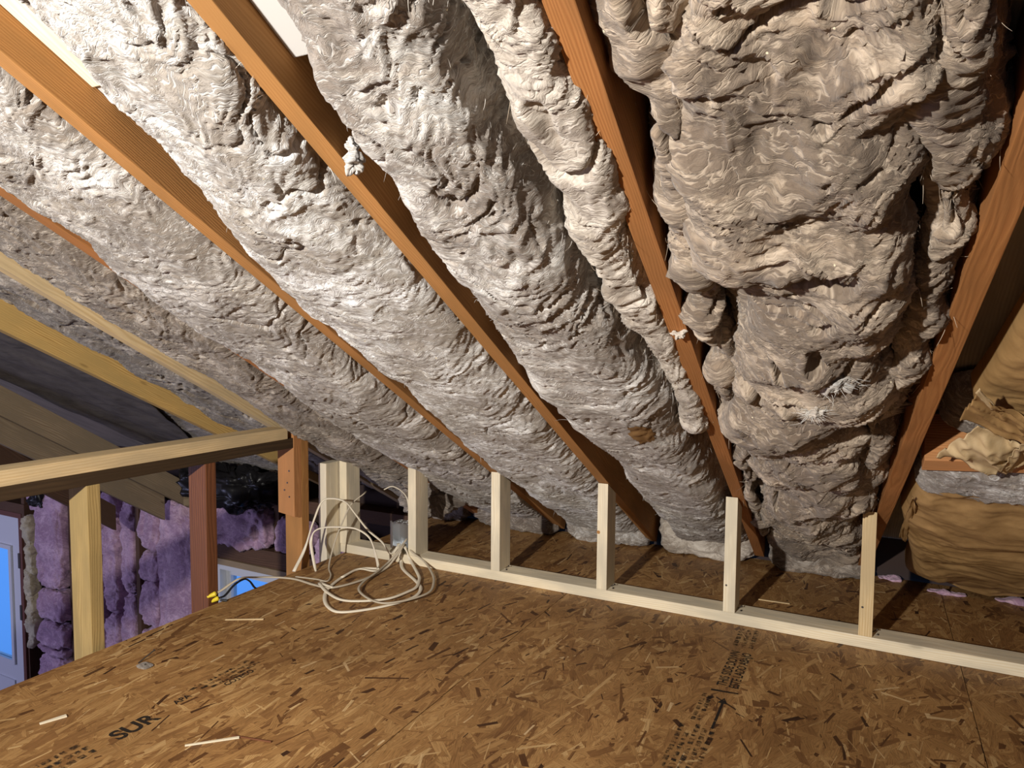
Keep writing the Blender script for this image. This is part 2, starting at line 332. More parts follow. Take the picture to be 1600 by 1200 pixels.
def lathe(name, prof, p, axis, mat, parent=None, seg=12, **kw):
    """prof: (distance along axis, radius)"""
    ax = np.array(axis, float); ax /= np.linalg.norm(ax); s = np.cross(ax, (0, 0, 1) if abs(ax[2]) < .9 else (1, 0, 0)); s /= np.linalg.norm(s); n = np.cross(ax, s)
    V = [np.array(p)+ax*a+(s*math.cos(2*math.pi*k/seg)+n*math.sin(2*math.pi*k/seg))*r for a, r in prof for k in range(seg)]
    m_ = len(prof); Fc = [(i*seg+k, i*seg+(k+1) % seg, (i+1)*seg+(k+1) % seg, (i+1)*seg+k) for i in range(m_-1) for k in range(seg)]
    Fc += [tuple(range(seg))[::-1], tuple((m_-1)*seg+k for k in range(seg))]
    return mesh_obj(name, V, Fc, mat, parent, smooth=False, **kw)

# ------------------------------------------------------------------ the setting
GX, LX = 46.0, -340.0                          # gable ends
floor = empty('floor', kind='structure')
def osb_panel(x0, x1, y0, y1):
    me, g = lumber_mesh('osb_panel', box8(x0+.05, x1-.05, y0+.05, y1-.05, -.72, 0, 'y'), .04)
    return mesh_fin('osb_panel', me, OSB_CORE, floor, None, None, None, None, False, None, g)
EDGE, SEAM = -79.2, -38.4
panels = []
for x0, x1 in ((EDGE, SEAM), (SEAM, SEAM+48), (SEAM+48, GX)):
    for y0, y1 in ((-140, -64), (-64, 30)): panels.append((osb_panel(x0, x1, y0, y1), x0, x1, y0, y1))
def flakes(panel, x0, x1, y0, y1, n, seed, spread):
    r = np.random.default_rng(seed)
    cx, cy = r.uniform(x0, x1, n), r.uniform(y0, y1, n)
    L = r.gamma(4, .85, n)+.6; W = np.clip(r.gamma(3, .29, n)+.14, .1, 2.0)
    small = r.random(n) < .3; L[small] *= .45; W[small] *= .3
    an = math.pi/2 - .05 + r.normal(0, spread, n); rnd = r.random(n) < .22; an[rnd] = r.uniform(0, math.pi, rnd.sum())
    tone = np.clip(r.normal(.46, .15, n)+.10*fbm(cx/9, cy/14, seed, 2), .12, .95)
    dk = r.random(n) < .022; tone[dk] = r.uniform(0, .10, dk.sum()); W[dk] *= .42; L[dk] *= .45
    lt = r.random(n) < .03; tone[lt] = r.uniform(.75, .97, lt.sum()); W[lt] *= .22; L[lt] *= .6
    z = r.random(n)*.016; z[lt | dk] = .015+r.random((lt | dk).sum())*.006
    ends = r.uniform(-.35, .35, (n, 4)); wj = r.uniform(.6, 1.0, (n, 4))
    sx = np.array([-1, 1, 1, -1]); sy = np.array([-1, -1, 1, 1])
    lx = sx*L[:, None]/2 + ends*W[:, None]; ly = sy*W[:, None]/2*wj
    ca, sa = np.cos(an)[:, None], np.sin(an)[:, None]
    X = np.clip(cx[:, None]+lx*ca-ly*sa, x0+.03, x1-.03); Y = np.clip(cy[:, None]+lx*sa+ly*ca, y0+.03, y1-.03)
    tilt = r.normal(0, .0012, (n, 2))
    Z = z[:, None]+lx*tilt[:, :1]+ly*tilt[:, 1:]*3+.012
    top = np.stack([X, Y, Z], -1); bot = top.copy(); bot[..., 2] = -.01
    V = np.concatenate([top, bot], 1).reshape(-1, 3)
    b0 = (np.arange(n)*8)[:, None, None]
    q = (np.array([[0, 1, 2, 3], [4, 5, 1, 0], [5, 6, 2, 1], [6, 7, 3, 2], [7, 4, 0, 3]])[None]+b0).reshape(-1, 4).astype(np.int32)
    me = bpy.data.meshes.new('wood_flakes'); me.vertices.add(len(V)); me.vertices.foreach_set('co', (V*IN).astype(np.float32).ravel())
    me.loops.add(q.size); me.loops.foreach_set('vertex_index', q.ravel()); me.polygons.add(len(q)); me.polygons.foreach_set('loop_start', np.arange(0, q.size, 4, dtype=np.int32)); me.update(calc_edges=True)
    a = me.attributes.new('tone', 'FLOAT', 'POINT'); a.data.foreach_set('value', np.repeat(tone, 8).astype(np.float32))
    off = r.uniform(0, 300, (n, 1, 2)); uv = np.stack([lx, ly], -1)+off; uv = np.concatenate([uv, uv], 1).reshape(-1, 2)
    return mesh_fin('wood_flakes', me, OSB_FLAKE, panel, None, None, None, 'stuff', False, uv, None)
for i, (p_, x0, x1, y0, y1) in enumerate(panels):
    near = y1 > 0
    area = (x1-x0)*(y1-y0)
    flakes(p_, x0, x1, y0, y1, int(area*(3.4 if near else 1.2)), 20+i, .22 if x0 == EDGE else .42)

def roof_slab(name, xa, xb, ya, yb, ha, hb, mat, k=0.0, **kw):
    a = [roof_xyz(xa, ya, ha, k), roof_xyz(xb, ya, ha, k), roof_xyz(xb, ya, hb, k), roof_xyz(xa, ya, hb, k), roof_xyz(xa, yb, ha, k), roof_xyz(xb, yb, ha, k), roof_xyz(xb, yb, hb, k), roof_xyz(xa, yb, hb, k)]
    return lumber(name, a, mat, **kw)
RIDGE = -150.0
roof_slab('ceiling', LX-6, GX+6, RIDGE, 40, -5.6, -6.6, DECK, kind='structure', bevel=0)
zr = Z0-M*RIDGE+5.6*NL
lumber('ceiling', [(LX-6, RIDGE, zr), (LX-6, RIDGE, zr+1), (GX+6, RIDGE, zr+1), (GX+6, RIDGE, zr), (LX-6, -330, zr-M*180), (LX-6, -330, zr-M*180+1), (GX+6, -330, zr-M*180+1), (GX+6, -330, zr-M*180)], DECK, kind='structure', bevel=0)
box('wall_right', GX, GX+4, -330, 40, -99, 105, DRYWALL, kind='structure', bevel=0)
box('wall_left', LX-4, LX, -330, 40, -99, 105, DRYWALL, kind='structure', bevel=0)
box('wall_back', LX, GX, -300, -296, -99, 60, DRYWALL, kind='structure', bevel=0)
box('wall_under_loft', EDGE+1, EDGE+3, -296, 31, -99, -.75, DRYWALL, kind='structure', bevel=0)
box('floor', LX, EDGE+1, -296, 31, -101, -99, LOWFLOOR, kind='structure', bevel=0)
# exterior wall with a door and a window opening
DX0, DX1, WX0, WX1, HEAD = -263.0, -227.0, -142.5, -100.0, -18.6
wf = empty('wall_front', kind='structure')
for x0, x1, z0, z1 in ((LX, DX0-1, -99, 6), (DX0-1, DX1+1, HEAD+.5, 6), (DX1+1, WX0, -99, 6), (WX0, WX1, HEAD, 6), (WX0, WX1, -99, -58), (WX1, GX, -99, 6)):
    box('sheathing', x0, x1, 31.0, 32.0, z0, z1, SHEATH, axis='x', parent=wf, bevel=0)
box('window_header', WX0-3, WX1+3, 26.6, 31, HEAD+.7, -13.6, STUD_DARK, axis='x', parent=wf)
box('top_plate', LX, EDGE, 26.6, 31, -3.2, -.4, STUD_DARK, axis='x', parent=wf)
for x in (-224.6, -201.5, -171.9, -145.2, -121.6): box('wall_stud', x-1.5, x, 27.0, 31, -99 if x < -146 else -13.6, -3.2, STUD_DARK, parent=wf)
box('door_head', DX0-3, -224.0, 26.6, 31, HEAD+.5, HEAD+4.5, STUD_DARK, axis='x', parent=wf)

# ------------------------------------------------------------------ rafters
RX = [-68.73, -51.35, -33.84, -15.815, 0.684]
RLAB = ['reddish fir rafter mostly buried under sagging insulation, above the metal box', 'orange fir rafter with nail marks, between whitish batts at upper left',
        'long clean orange fir rafter crossing the middle of the picture', 'reddish fir rafter between the whitish and the tan insulation', 'wide orange fir rafter beside the brown paper batts at right']
for i, x in enumerate(RX):
    k = K5 if i == 4 else K
    a = [roof_xyz(x+dx, y, h, k) for y in (-122, 28.5) for dx, h in ((0, 0), (1.5, 0), (1.5, -5.5), (0, -5.5))]
    lumber('rafter', np.array(a), FIR if i in (1, 2) else FIR_RED, label=RLAB[i], cat='rafter', group='old fir rafters')
a = [roof_xyz(-86.5+dx, y, h) for y in (-122, 28) for dx, h in ((0, 0), (1.5, 0), (1.5, -5.0), (0, -5.0))]
lumber('rafter', np.array(a), PINE, label='pale new pine rafter running down to the end of the header beam', cat='rafter', group='new pine rafters')
a = [roof_xyz(-105.3+dx, y, h, .09) for y in (-90, 27) for dx, h in ((0, 0), (1.5, 0), (1.5, -5.3), (0, -5.3))]
lumber('rafter', np.array(a), PINE_YELLOW, label='wide yellow pine rafter with bold grain, beside the dark felt sheet', cat='rafter', group='new pine rafters')
def slope_board(name, x, th, y0, z0, slope, y1, hgt, mat, label):
    dz = slope*(y1-y0)
    c = [(x, y0, z0-hgt), (x+th, y0, z0-hgt), (x+th, y0, z0), (x, y0, z0), (x, y1, z0-hgt+dz), (x+th, y1, z0-hgt+dz), (x+th, y1, z0+dz), (x, y1, z0+dz)]
    return lumber(name, c, mat, label=label, cat='board', group='greyish knotty boards under the far roof')
slope_board('knotty_board', -151.5, 1.5, -60, 55.2, -.645, 26, 6.0, PINE_GREY, 'greyish knotty sloping board just below the dark felt sheet')
slope_board('knotty_board', -156.0, 1.5, -60, 51.4, -.66, 22, 6.2, PINE_GREY, 'lower of the greyish knotty sloping boards, with a dark round knot')
slope_board('knotty_board', -163.0, 1.5, -40, 36.0, -.75, 14, 6.0, STUD_DARK, 'darkest sloping board at the left edge above the header beam')
# ------------------------------------------------------------------ header, posts, knee wall
box('top_beam', -83.5, -80, -112, -11.8, 20.85, 22.55, PINE, axis='y', label='pale pine top plate board crossing the left side above the posts', cat='beam')
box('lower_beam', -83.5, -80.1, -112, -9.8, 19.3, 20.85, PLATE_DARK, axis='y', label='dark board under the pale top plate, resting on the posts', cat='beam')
box('post', -83.5, -80, -43, -41.45, -60, 19.3, PINE_OLIVE, label='yellowish pine post left of the dark reddish post', cat='post', group='posts under the header beam')
box('post', -83.4, -80, -26.9, -25.2, -60, 19.3, FIR_DARK, label='dark reddish stained post under the header beam', cat='post', group='posts under the header beam')
pst = empty('post', 'orange fir post with a shorter block nailed on, near the cables', 'post', 'posts under the header beam')
lumber('post_stud', [(-83.5, -9, -40), (-80, -9, -40), (-80, -7.4, -40), (-83.5, -7.4, -40), (-83.5, -9, 21.0), (-80, -9, 21.0), (-80, -7.4, 20.2), (-83.5, -7.4, 20.2)], FIR, parent=pst)
blk = lumber('nailed_block', [(-83.4, -10.6, 8.8), (-80.0, -10.6, 8.4), (-80.0, -9, 8.0), (-83.4, -9, 8.4), (-83.4, -10.6, 20.6), (-80.0, -10.6, 22.0), (-80.0, -9, 21.2), (-83.4, -9, 20.2)], FIR_PALE, parent=pst)
for x, z in ((-81.2, 19.6), (-81.0, 15.6), (-81.4, 13.7), (-81.0, 11.5), (-82.0, 12.5)): lathe('nail_head', [(0, .14), (.05, .14)], (x, -10.68, z), (0, 1, 0), NAILM, blk, 8)
box('corner_post', -82.0, -80.35, -3.0, .5, -14, 15.6, PINE_WHITE, label='pale pine corner post at the open end of the knee wall', cat='post')
box('bottom_plate', -80.0, GX, 0, 3.5, 0.05, 1.5, PINE_WHITE, axis='x', label='white pine bottom plate of the low knee wall', cat='plate')
def nail(p, d, parent, l=1.2): lathe('nail', [(0, .13), (.05, .13), (.06, .05), (l, .05)], p, d, NAILM, parent, 8)
SX = [-80.1, -66.03, -50.83, -33.91, -16.57, -0.84]
SLAB = ['stud of the knee wall doubled against the pale corner post', 'knee wall stud right of the metal junction box', 'knee wall stud under the nail-marked rafter, second right of the box',
        'knee wall stud with a knot under the long clean middle rafter', 'pale knee wall stud with one dark nail hole under the reddish rafter', 'rightmost knee wall stud, warmer orange, beside the wide rafter']
def grow(pp, t, d): return pp
for i, x in enumerate(SX):
    t = empty('knee_wall_stud', SLAB[i], 'stud', 'knee wall studs')
    zt = [Z0-.1, Z0-.1-M*3.5]
    lumber('stud', [(x, 0, 1.5), (x+1.5, 0, 1.5), (x+1.5, 3.5, 1.5), (x, 3.5, 1.5), (x, 0, zt[0]), (x+1.5, 0, zt[0]), (x+1.5, 3.5, zt[1]), (x, 3.5, zt[1])], PINE if i == 5 else PINE_WHITE, parent=t)
    if i >= 2:
        nail((x+2.15, 1.1, 1.62), (-.75, .2, -.55), t, 1.1); nail((x+2.1, 1.9, 1.9), (-.8, .1, -.6), t, 1.2)
    if i in (4, 5): nail((x+.35, -.06, 5.0), (0, 1, 0), t, .5)
    if i == 3: lathe('knot', [(0, .25), (.02, .25)], (x+.2, -.02, 9.6), (0, 1, 0), FIR, t, 10)

# ------------------------------------------------------------------ fibreglass batts
def interp(spec, y):
    if np.isscalar(spec): return np.full_like(y, float(spec))
    a = np.array(spec, float); return np.interp(y, a[:, 0], a[:, 1])
def batt(name, label, xl, xr, y0, y1, belly, mat, side=4.2, seed=0, step=.155, lump=.55, layer=.28, lperiod=3.4, arc=3.0, ridge=.16, crack=.6, crack_w=.045, pw=.5, kk=K, group='batts between the rafters', cat='insulation', parent=None, ends=True, wob=.5, slant=.12, lsc=1.0, kind=None):
    yv = np.arange(y0, y1+step, step); nv = len(yv)
    XL, XR, B = interp(xl, yv), interp(xr, yv), interp(belly, yv)
    S_ = interp(side, yv)
    rr = np.random.default_rng(seed+50)
    XL = XL + wob*fbm(yv/7, seed*3.1, 1.2); XR = XR + wob*fbm(yv/7, seed*3.1, 7.7)
    dense = np.linspace(0.0, math.pi, 1500); c, s = -np.cos(dense), np.sin(dense)
    ux = np.sign(c)*np.abs(c)**pw; uh = np.abs(s)**pw
    w0, d0 = float(np.mean(XR-XL))/2, float(np.mean(S_+B))
    ln = np.concatenate([[0], np.cumsum(np.hypot(np.diff(ux)*w0, np.diff(uh)*d0))])
    nu = max(24, int(ln[-1]/step)); samp = np.interp(np.linspace(0, ln[-1], nu), ln, dense)
    c, s = -np.cos(samp), np.sin(samp); ux = np.sign(c)*np.abs(c)**pw; uh = np.abs(s)**pw
    U = np.linspace(0, ln[-1], nu)[:, None]+0*yv[None]; T = yv[None]*NL+0*U
    e = np.ones(nv)
    if ends:
        dd = np.minimum(np.arange(nv), np.arange(nv)[::-1])*step; e = np.clip(dd/1.6, 0, 1); e = np.sqrt(1-(1-e)**2)
    X = (XL+XR)[None]/2 + ux[:, None]*(XR-XL)[None]/2*(.75+.25*e[None])
    H = -S_[None] + uh[:, None]*(S_+B)[None]*e[None]
    # normals of the base shape in (X, H)
    dX, dH = np.gradient(X, axis=0), np.gradient(H, axis=0); nn = np.hypot(dX, dH)+1e-6; nX, nH = -dH/nn, dX/nn
    fl = np.sign((nH*uh[:, None]).sum()); nX, nH = nX*fl, nH*fl
    o = seed*13.7
    wp = fbm(U/9+o, T/9, o, 3)
    Tw = T + 3.5*wp + arc*(ux[:, None]**2) + slant*U
    big = fbm(U/(9*lsc)+o, T/(11*lsc), o+3, 3)
    v = Tw/lperiod + .9*fbm(U/9+o, T/4, o+9, 2); fr = v-np.floor(v); saw = fr**2.2*(1-sstep(.84, 1, fr))
    msk = sstep(-.1, .4, noise(U/7+o, T/5, o+20))
    v2 = Tw/(lperiod*.31) + .9*fbm(U/5+o, T/2, o+31, 2); f2 = v2-np.floor(v2); saw2 = f2**1.6*(1-sstep(.8, 1, f2))*sstep(-.2, .3, noise(U/4+o, T/2.5, o+33))
    rg = 1-np.abs(fbm(U/6+o, Tw/1.3, o+41, 3))*1.6; rg = np.clip(rg, 0, 1)**5
    rg2 = 1-np.abs(fbm(U/3.2+o, Tw/.55, o+47, 2))*1.5; rg2 = np.clip(rg2, 0, 1)**4
    fine = fbm(U/1.1+o, Tw/.5, o+51, 3)
    cn = np.abs(noise(U/7.5+wp*.8+o, Tw/5.5, o+61)); cmask = sstep(.05, .35, noise(U/11+o, T/9, o+71))
    ck = (1-sstep(0, crack_w, cn))*cmask
    pit = sstep(.55, .8, fbm(U/2.6+o, Tw/1.6, o+81, 2))
    D = lump*big + layer*(saw*msk-.15) + layer*.5*saw2 + ridge*rg*(.3+.7*msk) + ridge*.7*rg2 + .10*fine - crack*ck - .5*crack*pit
    att = np.clip(e, .25, 1)[None]
    X2 = X + nX*D*att + .25*fbm(U/3+o, T/3, o+5, 2); H2 = H + nH*D*att
    Yn = yv[None] + .35*fbm(U/3+o, T/3, o+6, 2) - .3*layer*saw
    P = roof_xyz(X2, Yn, H2, kk)
    P[..., 2] = np.maximum(P[..., 2], .08+0*P[..., 2]) if y1 > 15 and name == 'insulation_batt' else P[..., 2]
    return grid_mesh(name, P, np.stack([U, T], -1), mat, label=label, cat=cat, group=group, parent=parent, kind=kind)
Y0B = -80
FIBRE_MATS = {}
def fibre_strand_mat(name, pale, mid):
    m, nt, b = newmat(name); h = nt.nodes.new('ShaderNodeHairInfo'); r = ramp(nt, [(0, mid), (1, pale)])
    nt.links.new(h.outputs['Random'], r.inputs[0]); nt.links.new(r.outputs[0], b.inputs['Base Color']); b.inputs['Roughness'].default_value = .9; b.inputs['Specular IOR Level'].default_value = .1
    return m
ST_WHITE = fibre_strand_mat('strands_white', (.80, .79, .75), (.50, .46, .40)); ST_TAN = fibre_strand_mat('strands_tan', (.60, .50, .39), (.32, .25, .18)); ST_BROWN = fibre_strand_mat('strands_brown', (.54, .47, .39), (.26, .21, .16))
def fuzz(batt_o, mat, dens=11.0, seed=0, ymax=30, lift=.35):
    me = batt_o.data; n = len(me.vertices)
    co = np.zeros(n*3, np.float32); me.vertices.foreach_get('co', co); co = co.reshape(-1, 3)/IN
    no = np.zeros(n*3, np.float32); me.vertices.foreach_get('normal', no); no = no.reshape(-1, 3)
    r = np.random.default_rng(seed+900)
    # keep what faces the room
    ok = np.flatnonzero((no@NDOWN > -.3) & (co[:, 1] > -76) & (co[:, 1] < ymax))
    cnt = int(len(ok)*.024*dens*.3)
    pick = r.choice(ok, cnt)
    p, nn = co[pick].astype(float), no[pick].astype(float)
    nn *= np.sign((nn@NDOWN))[:, None]
    across = np.array([1.0, 0, 0]); t = across[None]-nn*(nn@across)[:, None]; t /= np.linalg.norm(t, axis=1)[:, None]+1e-6
    bt = np.cross(nn, t)
    ph = fbm(p[:, 0]/6+seed, p[:, 1]/6, seed, 2)*1.1 + r.normal(0, .45, cnt) + np.where(r.random(cnt) < .5, math.pi, 0)
    d = t*np.cos(ph)[:, None]+bt*np.sin(ph)[:, None]
    Ln = r.gamma(3, .2, cnt)+.15; lf = np.abs(r.normal(0, lift, cnt))*.5; bend = r.normal(0, .5, cnt)
    k = np.linspace(0, 1, 5)[None, :, None]
    side = np.cross(nn, d)
    pts = p[:, None]-nn[:, None]*.02 + d[:, None]*k*Ln[:, None, None] + nn[:, None]*((k*(1.4-k))*lf[:, None, None]*Ln[:, None, None]) + side[:, None]*(k*k*bend[:, None, None]*Ln[:, None, None]*.7)
    hc = bpy.data.hair_curves.new('loose_fibres'); hc.add_curves([5]*cnt)
    hc.attributes['position'].data.foreach_set('vector', (pts.reshape(-1, 3)*IN).astype(np.float32).ravel())
    ra = hc.attributes.get('radius') or hc.attributes.new('radius', 'FLOAT', 'POINT')
    ra.data.foreach_set('value', np.tile(np.array([.014, .013, .012, .009, .004])*IN, cnt).astype(np.float32)*np.repeat(r.uniform(.6, 1.4, cnt), 5).astype(np.float32))
    hc.materials.append(mat)
    return finish(bpy.data.objects.new('loose_fibres', hc), batt_o, kind='stuff')
bt = []
bt.append((batt('insulation_batt', 'brownish grey batt between the pale pine rafter and the buried rafter', [(-84, -82.2), (-40, -82.6), (-10, -82.9), (5, -84), (27, -84)], -69.0, Y0B, 27, [(-84, .2), (-40, .3), (0, .8), (20, .8), (27, -1)], W5, seed=1, lump=.6, crack=.6, wob=.35), ST_BROWN))
bt.append((batt('insulation_batt', 'greyish white batt hanging over the buried rafter, left of the nail-marked rafter', [(-84, -66.2), (-52, -66.4), (-48, -69), (-34, -69), (-31, -67.2), (-25, -67.2), (-22, -69), (-6, -68.6), (-2, -67.6), (27, -67.4)], -51.3, Y0B, 27, [(-84, 1.2), (-50, 1.4), (-20, 1.6), (10, 1.4), (27, -.5)], W2, seed=2), ST_WHITE))
bt.append((batt('insulation_batt', 'brightest white batt, right of the nail-marked rafter at upper left', [(-84, -43.8), (-66, -44.0), (-60, -45.4), (-55, -46.6), (-50, -48.2), (-44, -50.3), (-36, -50.4), (-27, -49.6), (-12, -50.1), (-4, -49.6), (3, -48.9), (27, -49.0)], -34.0, Y0B, 27, [(-84, 1.6), (-50, 1.4), (-20, 1.2), (10, 1.0), (27, -.5)], W1, seed=3, lump=.6), ST_WHITE))
bt.append((batt('insulation_batt', 'streaky white batt hanging between the long middle rafter and the reddish rafter', [(-84, -27.6), (-66, -28.2), (-55, -29.5), (-44, -30.4), (-30, -30.9), (-16, -29.6), (-8, -28.8), (27, -29)], [(-84, -20), (-50, -20.5), (-30, -18.4), (27, -16.5)], Y0B, 27, [(-84, 1.8), (-50, 2.0), (-20, 2.0), (5, 1.5), (27, -.5)], W3, seed=4, lump=.6, arc=4.5, layer=.34), ST_WHITE))
bt.append((batt('insulation_strip', 'torn beige strip of batt along the left of the reddish rafter', [(-84, -20.2), (-50, -20.2), (-28, -18.0), (-20, -17.6)], -15.3, -80, -19, [(-84, .7), (-50, .8), (-19, .3)], W6, seed=5, lump=.75, layer=.3, ridge=.2, crack=.9, crack_w=.06, wob=.7, lsc=.8, pw=.5), ST_TAN))
bt.append((batt('insulation_batt', 'deeply folded tan brown batt between the reddish rafter and the wide rafter', [(-84, -11.0), (-40, -11.4), (-20, -12.6), (0, -13.4), (27, -13.8)], [(-84, .6), (-60, .8), (-50, .4), (-42, .2), (-30, -.3), (-15, -1.8), (5, -.8), (27, -.5)], Y0B, 27, [(-84, 1.4), (-60, 1.6), (-40, 1.6), (-20, 2.0), (5, 1.6), (27, -.5)], W4, seed=6, lump=2.3, layer=.55, lperiod=3.8, arc=3.5, ridge=.25, crack=3.2, crack_w=.11), ST_TAN))
bt.append((batt('insulation_strip', 'lumpy tan strip of batt along the right of the reddish rafter', [(-84, -12.2), (-50, -13.2), (-30, -13.8), (0, -13.9), (20, -13.8)], [(-84, -9.6), (-50, -10.2), (-28, -11.6), (0, -12.4), (20, -12.5)], -80, 18, [(-84, .7), (-40, .3), (18, 0)], W4, seed=7, lump=1.6, layer=.35, crack=1.8, crack_w=.09, wob=1.0, lsc=.6, pw=.75), ST_TAN))
bt.append((batt('insulation_strip', 'fluffy tan strip of batt along the left of the wide rafter', [(-84, -1.2), (-57, -.8), (-48, .3), (-34, .2), (-20, -1.8), (0, -2.0)], [(-84, 4.2), (-48, 2.5), (-30, 1.6), (-14, .8), (0, .3)], -80, .5, [(-84, 1.0), (-60, .8), (-44, .3), (-14, .5), (.5, .3)], W4, seed=8, lump=1.3, layer=.45, crack=1.7, crack_w=.08, wob=.9, lsc=.75, pw=.6), ST_TAN))
bt.append((batt('insulation_batt', 'thin grey torn batt between the pale pine rafter and the wide yellow rafter', -104, -88.2, Y0B, 26, -1.8, W5, seed=9, lump=.9, crack=1.4, crack_w=.09, step=.22), ST_BROWN))
batt('insulation_batt', 'grey speckled batt left of the wide yellow rafter, beside the dark felt', -150, -106, -70, 26, -3.4, W5, side=5.0, seed=10, step=.3, lump=.5)
for i, (o_, m_) in enumerate(bt): fuzz(o_, m_, seed=i)

# ------------------------------------------------------------------ stuffing at the eave, on the floor behind the knee wall
def chunk(name, label, c, half, mat, seed, amp=.8, cat='insulation', group=None, parent=None, n=(90, 60), flat=.0, kind=None):
    """a torn lump: a rounded box, displaced"""
    nu, nv = n; th = np.linspace(0, 2*math.pi, nu)[:, None]; ph = np.linspace(0.02, math.pi-.02, nv)[None]
    dx, dy, dz = np.cos(th)*np.sin(ph), np.sin(th)*np.sin(ph), np.cos(ph)+0*th
    sq = lambda a: np.sign(a)*np.abs(a)**.5
    x, y, z = sq(dx)*half[0], sq(dy)*half[1], sq(dz)*half[2]
    # seamless noise on position
    q = min(1.0, max(half)/3.2)
    d = amp*fbm(x/(4*q)+seed*3.3, y/(4*q)+seed, z/(3*q), 3)+amp*.35*fbm(x/(1.4*q)+seed*3.3, y/(1.4*q)+seed, z/(.8*q), 3)
    P = np.stack([c[0]+x+dx*d, c[1]+y+dy*d, np.maximum(c[2]+z+dz*d, c[2]-half[2] if flat else -999)], -1)
    uv = np.stack([np.broadcast_to(x+seed*5, P.shape[:2]) + .5*y, z*1.0+.4*y], -1)
    return grid_mesh(name, P, uv, mat, parent=parent, label=label, cat=cat, group=group, kind=kind)
for i, (xa, xb, h, lab) in enumerate(((-84.5, -70.5, 3.4, 'grey torn lump of insulation on the boards below the metal box'), (-69, -51, 2.8, 'dark grey lump of insulation on the boards behind the stud right of the box'), (-50, -34.2, 2.8, 'grey lump of insulation stuffed below the brightest white batt'),
        (-32, -16.4, 3.4, 'pale grey block of insulation stuffed below the streaky white batt'), (-14, .2, 2.2, 'dark grey lump of insulation stuffed below the tan brown batt'))):
    chunk('insulation_lump', lab, ((xa+xb)/2, 27.6, h), ((xb-xa)/2, 2.2, h), W5 if i in (0, 1, 4) else W6 if i == 3 else W2, 30+i, .7, group='lumps stuffed into the eave', flat=1, n=(150, 70))
chunk('insulation_lump', 'dark brown clump of insulation drooping beside the metal box', (-70.5, 13.5, 8.2), (4.2, 4.0, 3.6), W5, 41, 1.6, group='lumps stuffed into the eave', n=(130, 80))
def on_batt(o, u, v):
    """the place on a batt that this pixel shows, and the surface normal there"""
    me = o.data; n = len(me.vertices); co = np.zeros(n*3, np.float32); me.vertices.foreach_get('co', co); co = co.reshape(-1, 3)/IN
    d = _ray(u, v); d = d/np.linalg.norm(d); rel = co-CAM; t = rel@d; dist = np.linalg.norm(rel-t[:, None]*d, axis=1)
    ok = np.flatnonzero(dist < .3); i = ok[np.argmin(t[ok])] if len(ok) else int(np.argmin(dist))
    nn = np.array(me.vertices[int(i)].normal); nn = nn*np.sign(-(nn@d)); return co[i], nn, int(i)
for i, (u, v, sx, bi, lab) in enumerate(((1303, 607, 1.1, 5, 'small white tuft stuck on the folded tan batt'), (1275, 650, .7, 5, 'curled pale tuft hanging from the folded tan batt'), (552, 243, .8, 3, 'white shred of batt hanging over the long middle rafter'), (1060, 520, .5, 4, 'pale wisp of batt lying over the reddish rafter'), (452, 608, .45, 0, 'tiny yellowish tuft on the grey batt above the corner post'))):
    p_ = roof_pt(u, v, .15) if i in (2, 3) else on_batt(bt[bi][0], u, v)[0]
    tf = chunk('insulation_tuft', lab, p_, (sx*(.7 if i != 2 else .35), sx*.4, sx*(.35 if i != 2 else 1.1)), (W1, W6, W3, W6, FOAM)[i], 60+i, sx*.85, group='loose tufts', n=(70, 44))
    if i not in (2, 3): fuzz(tf, ST_WHITE, dens=12, seed=40+i, lift=.4)
def patch(o, u, v, ru, rv, name, mat, parent):
    c_, nn, _ = on_batt(o, u, v); me = o.data; n = len(me.vertices)
    co = np.zeros(n*3, np.float32); me.vertices.foreach_get('co', co); co = co.reshape(-1, 3)/IN; no = np.zeros(n*3, np.float32); me.vertices.foreach_get('normal', no); no = no.reshape(-1, 3)
    no = no*np.sign(no@NDOWN)[:, None]
    fi = np.zeros(len(me.polygons)*4, np.int32); me.loops.foreach_get('vertex_index', fi); fi = fi.reshape(-1, 4); fc = co[fi].mean(1)-c_
    sel = fi[((fc[:, 0]/ru)**2+(fc[:, 1]/rv)**2+.5*fbm(fc[:, 0]/1.2, fc[:, 1]/1.2, 2.0, 2) < 1) & (np.abs(fc[:, 2]) < 3)]
    idx, inv = np.unique(sel, return_inverse=True); P = co[idx]+no[idx]*.04
    mesh_obj(name, P, inv.reshape(-1, 4).tolist(), mat, parent, smooth=True, uv=P[:, :2])
patch(bt[3][0], 1003, 684, 1.3, 2.2, 'paper_scrap', BROWN_STAIN, bt[3][0])
